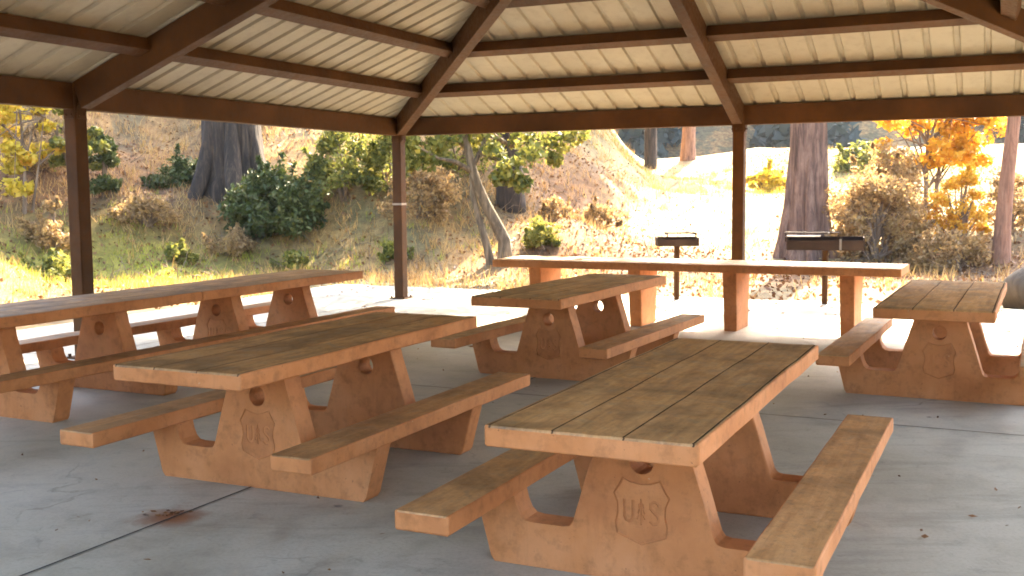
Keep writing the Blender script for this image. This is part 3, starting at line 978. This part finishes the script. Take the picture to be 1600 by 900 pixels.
def leafy_tree(name, x, y, stems, clumps, mat, label, leaf=.09, per=150, seed=0, bark='twig', group=None):
    root = empty(name, (x, y, gz(x, y)), 0, label, 'tree', group)
    rng = np.random.default_rng(40 + seed)
    v, f = join([tube_arrays(p, np.linspace(r, r * .25, len(p)), 7, .02, rng, .05) for p, r in stems])
    from_arrays('trunk', v, f, M[bark], root, smooth=True)
    tb = []
    for c, r in clumps:
        p, _ = stems[rng.integers(len(stems))]
        a = np.array(p[min(len(p) - 1, 1 + rng.integers(len(p) - 1))], float); c = np.array(c)
        tb.append(tube_arrays([a, (a + c) / 2 + [0, 0, .12], c], [.022, .014, .005], 5, rng=rng))
    v, f = join(tb); from_arrays('branches', v, f, M[bark], root)
    v, f = leaves(clump_points(rng, clumps, per, .6), leaf, rng)
    from_arrays('crown', v, f, M[mat], root)
rg = np.random.default_rng(77)
cl = [((rg.normal(.45, .75), rg.normal(0, .5), rg.uniform(1.35, 2.6)), rg.uniform(.2, .42)) for _ in range(34)]
cl += [((rg.uniform(-.3, 1.6), rg.normal(0, .5), rg.uniform(2.6, 4.2)), rg.uniform(.3, .45)) for _ in range(16)]
leafy_tree('orange_tree', 9.45, 24.6, [([(0, 0, -.2), (.0, 0, .8), (.02, .05, 1.8), (.1, .1, 3.6)], .065), ([(.25, .1, -.2), (.28, .1, .9), (.40, .1, 1.9), (.7, .1, 3.4)], .06), ([(.1, -.1, -.1), (-.1, -.1, 1.2), (-.5, 0, 2.4)], .04)],
           cl, 'lf_orange', 'bushy small tree with bright orange leaves beside the slender pinkish pine', .085, 110, 1)
cl = [((rg.normal(0, .45), rg.normal(0, .4), rg.uniform(.5, 2.6)), rg.uniform(.2, .34)) for _ in range(22)]
leafy_tree('yellow_sapling', -10.2, 22.6, [([(0, 0, -.1), (.05, 0, 1), (.0, 0, 2.6)], .05), ([(.1, .1, -.1), (.3, .1, 1), (.5, 0, 2.0)], .035)], cl, 'lf_yellow',
           'bright yellow leaved sapling at the left edge of the photo', .09, 130, 2)
cl = [((rg.normal(0, .35), rg.normal(0, .35), rg.uniform(.9, 2.3)), rg.uniform(.16, .28)) for _ in range(14)]
leafy_tree('olive_sapling', -9.35, 23.3, [([(0, 0, -.1), (.0, 0, 1), (.05, 0, 2.3)], .035), ([(.05, 0, -.1), (-.2, 0, .9), (-.4, 0, 1.8)], .03)], cl, 'lf_green',
           'thin olive green sapling between the yellow sapling and the left post', .08, 90, 3)

# ------------------------------------------------------------------ shrubs
def sh(name, x, y, rx, ry, h, mat, leaf, nc, per, label, seed, **kw):
    make_shrub(name, (x, y, gz(x, y) - .03), rx, ry, h, mat, leaf, nc, per, label, seed=seed, **kw)
sh('dark_bush', -5.25, 23.7, 1.08, .9, 1.28, 'lf_dark', .075, 60, 120, 'dense dark green bush at the foot of the massive dark trunk', 1, cat='bush')
sh('dark_shrub', -8.95, 23.9, .42, .45, 1.35, 'lf_dark', .07, 22, 90, 'narrow dark green shrub right of the left post', 2)
sh('shade_shrub', -7.9, 25.6, .75, .5, .7, 'lf_dark', .07, 18, 80, 'added low dark shrub standing in for shade left of the massive trunk', 3)  # dark foliage added where the slope only lies in shade
sh('green_shrub', -3.75, 24.4, .95, .8, 1.75, 'lf_green', .075, 34, 85, 'loose yellow green shrub on the slope right of the dark bush', 4)
sh('green_shrub', -2.75, 24.7, .7, .7, 1.5, 'lf_green', .07, 22, 80, 'smaller yellow green shrub on the slope just left of the corner post', 5)
sh('brown_brush', -1.9, 23.6, .9, .8, 1.0, 'lf_brush', .06, 24, 70, 'grey brown brush on the slope between corner post and leaning oak', 6, stems=18)
sh('sunlit_shrub', .62, 21.6, .45, .4, .55, 'lf_green', .06, 16, 70, 'small sunlit yellow green shrub right of the leaning oak', 7)
sh('dry_brush', 7.55, 22.3, 1.05, .9, 1.75, 'lf_brush', .06, 60, 90, 'wide mound of dry grey brown brush right of the big pine trunk', 8, stems=40, cat='brush')
sh('dry_brush', 8.35, 23.6, .8, .8, 2.3, 'lf_brush', .06, 34, 80, 'taller thin dry brush behind the wide brush mound', 9, stems=30, cat='brush')
sh('dry_brush', 8.7, 21.3, 1.0, .6, .75, 'lf_brush', .055, 30, 70, 'low pale brush in front of the wide brush mound, above the rightmost table', 27, stems=30, cat='brush')
sh('dry_brush', 10.6, 23.0, .6, .6, 1.2, 'lf_brush', .055, 24, 60, 'pale brush just right of the slender pinkish pine', 28, stems=24, cat='brush')
sh('orange_brush', 9.22, 22.2, .58, .55, 1.95, 'lf_orange', .055, 36, 60, 'tall heap of orange tan brush in front of the orange leaved tree', 10, stems=46, cat='brush')
sh('brown_brush', -7.9, 23.2, .8, .6, .55, 'lf_brush', .055, 22, 60, 'low brown brush below the added dark shrub left of the massive trunk', 21, stems=26, cat='brush')
sh('brown_brush', -10.6, 24.6, .9, .7, 1.1, 'lf_brush', .055, 26, 60, 'brown brush high on the slope behind the olive sapling', 22, stems=26, cat='brush')
sh('brown_brush', -6.0, 22.9, .6, .5, .5, 'lf_brush', .055, 18, 60, 'low tan brush just left of the dark bush', 23, stems=22, cat='brush')
sh('green_shrub', -1.2, 25.4, .9, .7, 1.2, 'lf_green', .07, 22, 70, 'olive shrub on the slope between leaning oak and corner post', 24)
sh('brown_brush', 1.9, 24.2, .7, .6, .45, 'lf_brush', .055, 18, 60, 'low russet brush on the sunny slope behind the small grill', 25, stems=20, cat='brush')
sh('brown_brush', .9, 24.0, .5, .5, .4, 'lf_brush', .05, 14, 50, 'small tan brush right of the straight dark trunk', 26, stems=20, cat='brush')
sh('crest_shrub', 8.6, 36.5, 1.1, .8, .75, 'lf_yellow', .10, 22, 60, 'low yellow shrub on the clearing crest left of the big pine trunk', 11)
sh('crest_shrub', 12.0, 36.5, 1.3, .8, .8, 'lf_green', .10, 24, 60, 'low green shrub on the clearing crest right of the big pine trunk', 12)
sh('crest_shrub', 11.2, 31.5, .8, .7, .7, 'lf_brush', .08, 18, 60, 'low brown shrub below the green crest shrub', 13)
sh('grey_brush', -9.3, 21.7, .6, .5, .95, 'lf_brush', .055, 18, 70, 'grey twiggy brush on the slope left of the left post', 14, stems=24, cat='brush')
sh('leafy_plant', -6.9, 22.3, .35, .3, .42, 'lf_green', .07, 10, 60, 'small green plant at the back of the sunlit grass patch', 15, cat='plant')
sh('leafy_plant', -4.55, 22.3, .42, .3, .36, 'lf_green', .07, 10, 60, 'small green plant below the dark green bush', 16, cat='plant')
sh('leafy_plant', -8.4, 19.2, .6, .45, .5, 'lf_green', .07, 16, 60, 'wide green plant left of the left post behind the end to end tables', 17, cat='plant')
sh('leafy_plant', -2.35, 21.9, .35, .3, .4, 'lf_green', .07, 9, 60, 'small green plant behind the foot of the corner post', 18, cat='plant')

# ------------------------------------------------------------------ ground cover that nobody could count
def blades(P, h, w, rng, lean=.35):
    n = len(P)
    a = rng.uniform(0, 6.28, n)
    s = np.stack([np.cos(a), np.sin(a), np.zeros(n)], 1)
    l = rng.normal(0, lean, (n, 3)); l[:, 2] = 1; l /= np.linalg.norm(l, axis=1)[:, None]
    hh = h * rng.uniform(.45, 1.3, n)[:, None]; ww = w * rng.uniform(.6, 1.3, n)[:, None]
    V = np.stack([P - s * ww / 2, P + s * ww / 2, P + l * hh], 1).reshape(-1, 3)
    k = np.arange(n) * 3
    return V, np.stack([k, k + 1, k + 2], 1)

def field(n, rng, x0, x1, y0, y1, keep):
    x = rng.uniform(x0, x1, n); y = rng.uniform(y0, y1, n)
    du = (x - P2.x) * AU.x + (y - P2.y) * AU.y; dw = (x - P2.x) * AW.x + (y - P2.y) * AW.y
    out = np.maximum(np.maximum(du - 1.75, -18.0 - du), np.maximum(-2.35 - dw, dw - 12.6))
    k = (out > .08) & (rng.uniform(0, 1, n) < keep(x, y)) & (np.abs(x) < y * .56 + 1.5)
    x, y = x[k], y[k]
    return np.stack([x, y, ground(x, y)], 1)

def tufts(C, per, spread, rng):
    P = np.repeat(C, per, 0)
    P[:, :2] += rng.normal(0, spread, (len(P), 2))
    P[:, 2] = ground(P[:, 0], P[:, 1]) - .01
    return P

rg = np.random.default_rng(21)
def gmask(x, y): return np.clip(1.3 * blob(x, y, -7.2, 20.6, 2.2, 2.1) + blob(x, y, -10, 18.5, 2.2, 2.6) + .25 * blob(x, y, -3.5, 22.5, 3, 1.5) + .55 * blob(x, y, 9.5, 37, 6, 4), 0, 1)
C = field(16000, rg, -17, 16, 16, 46, lambda x, y: (.25 + .75 * hill_mask(x, y)) * (1 - .9 * gmask(x, y)) * (.35 + .65 * (np.sin(x * 1.7 + y * .6) * np.sin(y * 1.3 - x * .4) > -.1)))
v, f = blades(tufts(C, 9, .09, rg), .27, .018, rg, .45)
tag(from_arrays('dry_grass', v, f, M['straw']), kind='stuff')
C = field(26000, rg, -14, 16, 12, 48, lambda x, y: gmask(x, y))
v, f = blades(tufts(C, 11, .07, rg), .16, .014, rg, .4)
tag(from_arrays('green_grass', v, f, M['blade']), kind='stuff')
C = field(80000, rg, -17, 16, 15, 46, lambda x, y: np.clip(.35 + blob(x, y, 2.4, 26, 2.4, 6) + blob(x, y, -8.5, 24, 3, 4) + .8 * blob(x, y, 9, 23, 4, 4), 0, 1) * (1 - .93 * (1 - hill_mask(x, y)) * sstep(22, 25, y) * sstep(9.5, 7.5, x)))
C[:, 2] += rg.uniform(0, .04, len(C))
# dead stalks and sticks lying and standing on the slope
Q = field(5200, rg, -16, 13, 19, 36, lambda x, y: np.clip(.12 + .9 * hill_mask(x, y) * (np.sin(x * .9 + 1.3) * np.sin(y * .8 + x * .3) > .05) + .5 * blob(x, y, 8.5, 23, 3, 3), 0, 1))
q = []
for p in Q:
    L = rg.uniform(.15, .75); d = rg.normal(0, 1, 3); d[2] = abs(d[2]) * .8 + .05; d /= np.linalg.norm(d)
    a_ = p + d * L * .5 + rg.normal(0, .05, 3)
    q.append(tube_arrays([p - [0, 0, .02], a_, p + d * L], [.010, .007, .003], 3, rng=rg))
v, f = join(q)
tag(from_arrays('dead_twigs', v, f, M['twig']), kind='stuff')
# leaves blown onto the concrete, thicker near its back edge
n = 260
uu = 1.6 - rg.exponential(.9, n); wwp = rg.uniform(-2.2, 12.3, n)
pp = np.stack([P2.x + AU.x * uu + AW.x * wwp, P2.y + AU.y * uu + AW.y * wwp, np.full(n, .014)], 1)
few = np.array([(-2.62, 4.62, .01), (-2.2, 5.05, .01), (-1.62, 4.62, .01), (-.62, 4.95, .01), (1.9, 4.85, .01), (2.25, 5.15, .01), (2.35, 5.0, .01), (2.0, 5.9, .01), (.9, 3.6, .01), (-.2, 4.2, .01)])
pile = np.stack([rg.normal(-1.74, .06, 22), rg.normal(5.33, .03, 22), rg.uniform(.005, .010, 22)], 1)
crumbs = np.stack([rg.uniform(-4.5, 6.5, 170), rg.uniform(3.2, 13.5, 170), np.full(170, .006)], 1)
v5, f5 = leaves(crumbs, .017, rg); v5[:, 2] = np.maximum(.004, v5[:, 2])
v1, f1 = leaves(C, .05, rg)
v2, f2 = leaves(pp, .05, rg); v2[:, 2] = .012 + (v2[:, 2] - .014) * .3
v3, f3 = leaves(few, .028, rg); v3[:, 2] = .012 + (v3[:, 2] - .01) * .25
v4, f4 = leaves(pile, .02, rg); v4[:, 2] = np.maximum(.004, .006 + (v4[:, 2] - .006) * .4)
v2[:, 2] = np.maximum(.005, v2[:, 2]); v3[:, 2] = np.maximum(.005, v3[:, 2])
v, f = join([(v1, f1), (v2, f2), (v3, f3), (v4, f4), (v5, f5)])
tag(from_arrays('fallen_leaves', v, f, M['litter']), kind='stuff')

# ------------------------------------------------------------------ the wood upslope and across the valley, and an added treeline
rg = np.random.default_rng(5)
tv, lv = [], []
def wood_tree(x, y, h, cr, per, size, crown0=.2):
    z = gz(x, y) - .2
    tv.append(tube_arrays([(x, y, z), (x, y, z + h * .5), (x, y, z + h)], [h * .014, h * .009, .03], 7, rng=rg))
    t = rg.uniform(0, 1, per) ** 1.25
    zz = z + h * (crown0 + (1 - crown0) * t)
    a = rg.uniform(0, 6.28, per)
    layer = .75 + .25 * np.sin(t * 40 + rg.uniform(0, 6))
    rr = cr * (1 - t) ** .8 * rg.uniform(.25, 1, per) ** .6 * layer + .15
    lv.append(leaves(np.stack([x + rr * np.cos(a), y + rr * np.sin(a), zz - .15 * rr], 1), size, rg, elong=2.0, droop=.3))
for x, y, h in ((-7.5, 37, 18), (5.8, 45, 20), (-4.8, 42, 17), (-12.5, 36, 18), (-8, 46, 20), (-16, 41, 19)):
    wood_tree(x, y, h, 3.4, 2600, .42, .28)
for k in range(26):  # unseen trees behind the camera, added to block low front light
    a = -2.75 + 2.6 * k / 25
    d = rg.uniform(48, 62)
    wood_tree(d * math.cos(a), d * math.sin(a) + 2, rg.uniform(17, 24), 4.5, 700, 1.0, .04)
for x, y, h in ((-34, 2, 20), (-27, 10, 18), (-31, 20, 24)):
    wood_tree(x, y, h, 4.5, 700, 1.0, .06)
for k in range(150):
    y = rg.uniform(78, 170); x = rg.uniform(-.42, .75) * y
    wood_tree(x, y, rg.uniform(12, 24), rg.uniform(2.5, 4), 800, .75, .06)
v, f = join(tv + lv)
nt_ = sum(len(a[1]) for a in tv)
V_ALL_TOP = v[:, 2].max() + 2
tag(from_arrays('woods', v, f, [M['dark'], M['lf_hazed']], matidx=np.concatenate([np.zeros(nt_), np.ones(len(f) - nt_)])), kind='stuff')

# ------------------------------------------------------------------ air
HAZE = .00045
bm = bmesh.new()
zt_ = float(V_ALL_TOP)
add_box(bm, (0, 40, zt_ / 2 - .6), (520, 420, zt_ + 3))
hz_, nt, b = new_mat('pale_air')
nt.nodes.remove(b)
pv = N(nt, 'ShaderNodeVolumePrincipled'); pv.inputs['Density'].default_value = HAZE; pv.inputs['Color'].default_value = (.86, .90, .95, 1)
nt.links.new(pv.outputs[0], nt.nodes['Material Output'].inputs['Volume'])
tag(from_bm('haze', bm, hz_), kind='stuff')
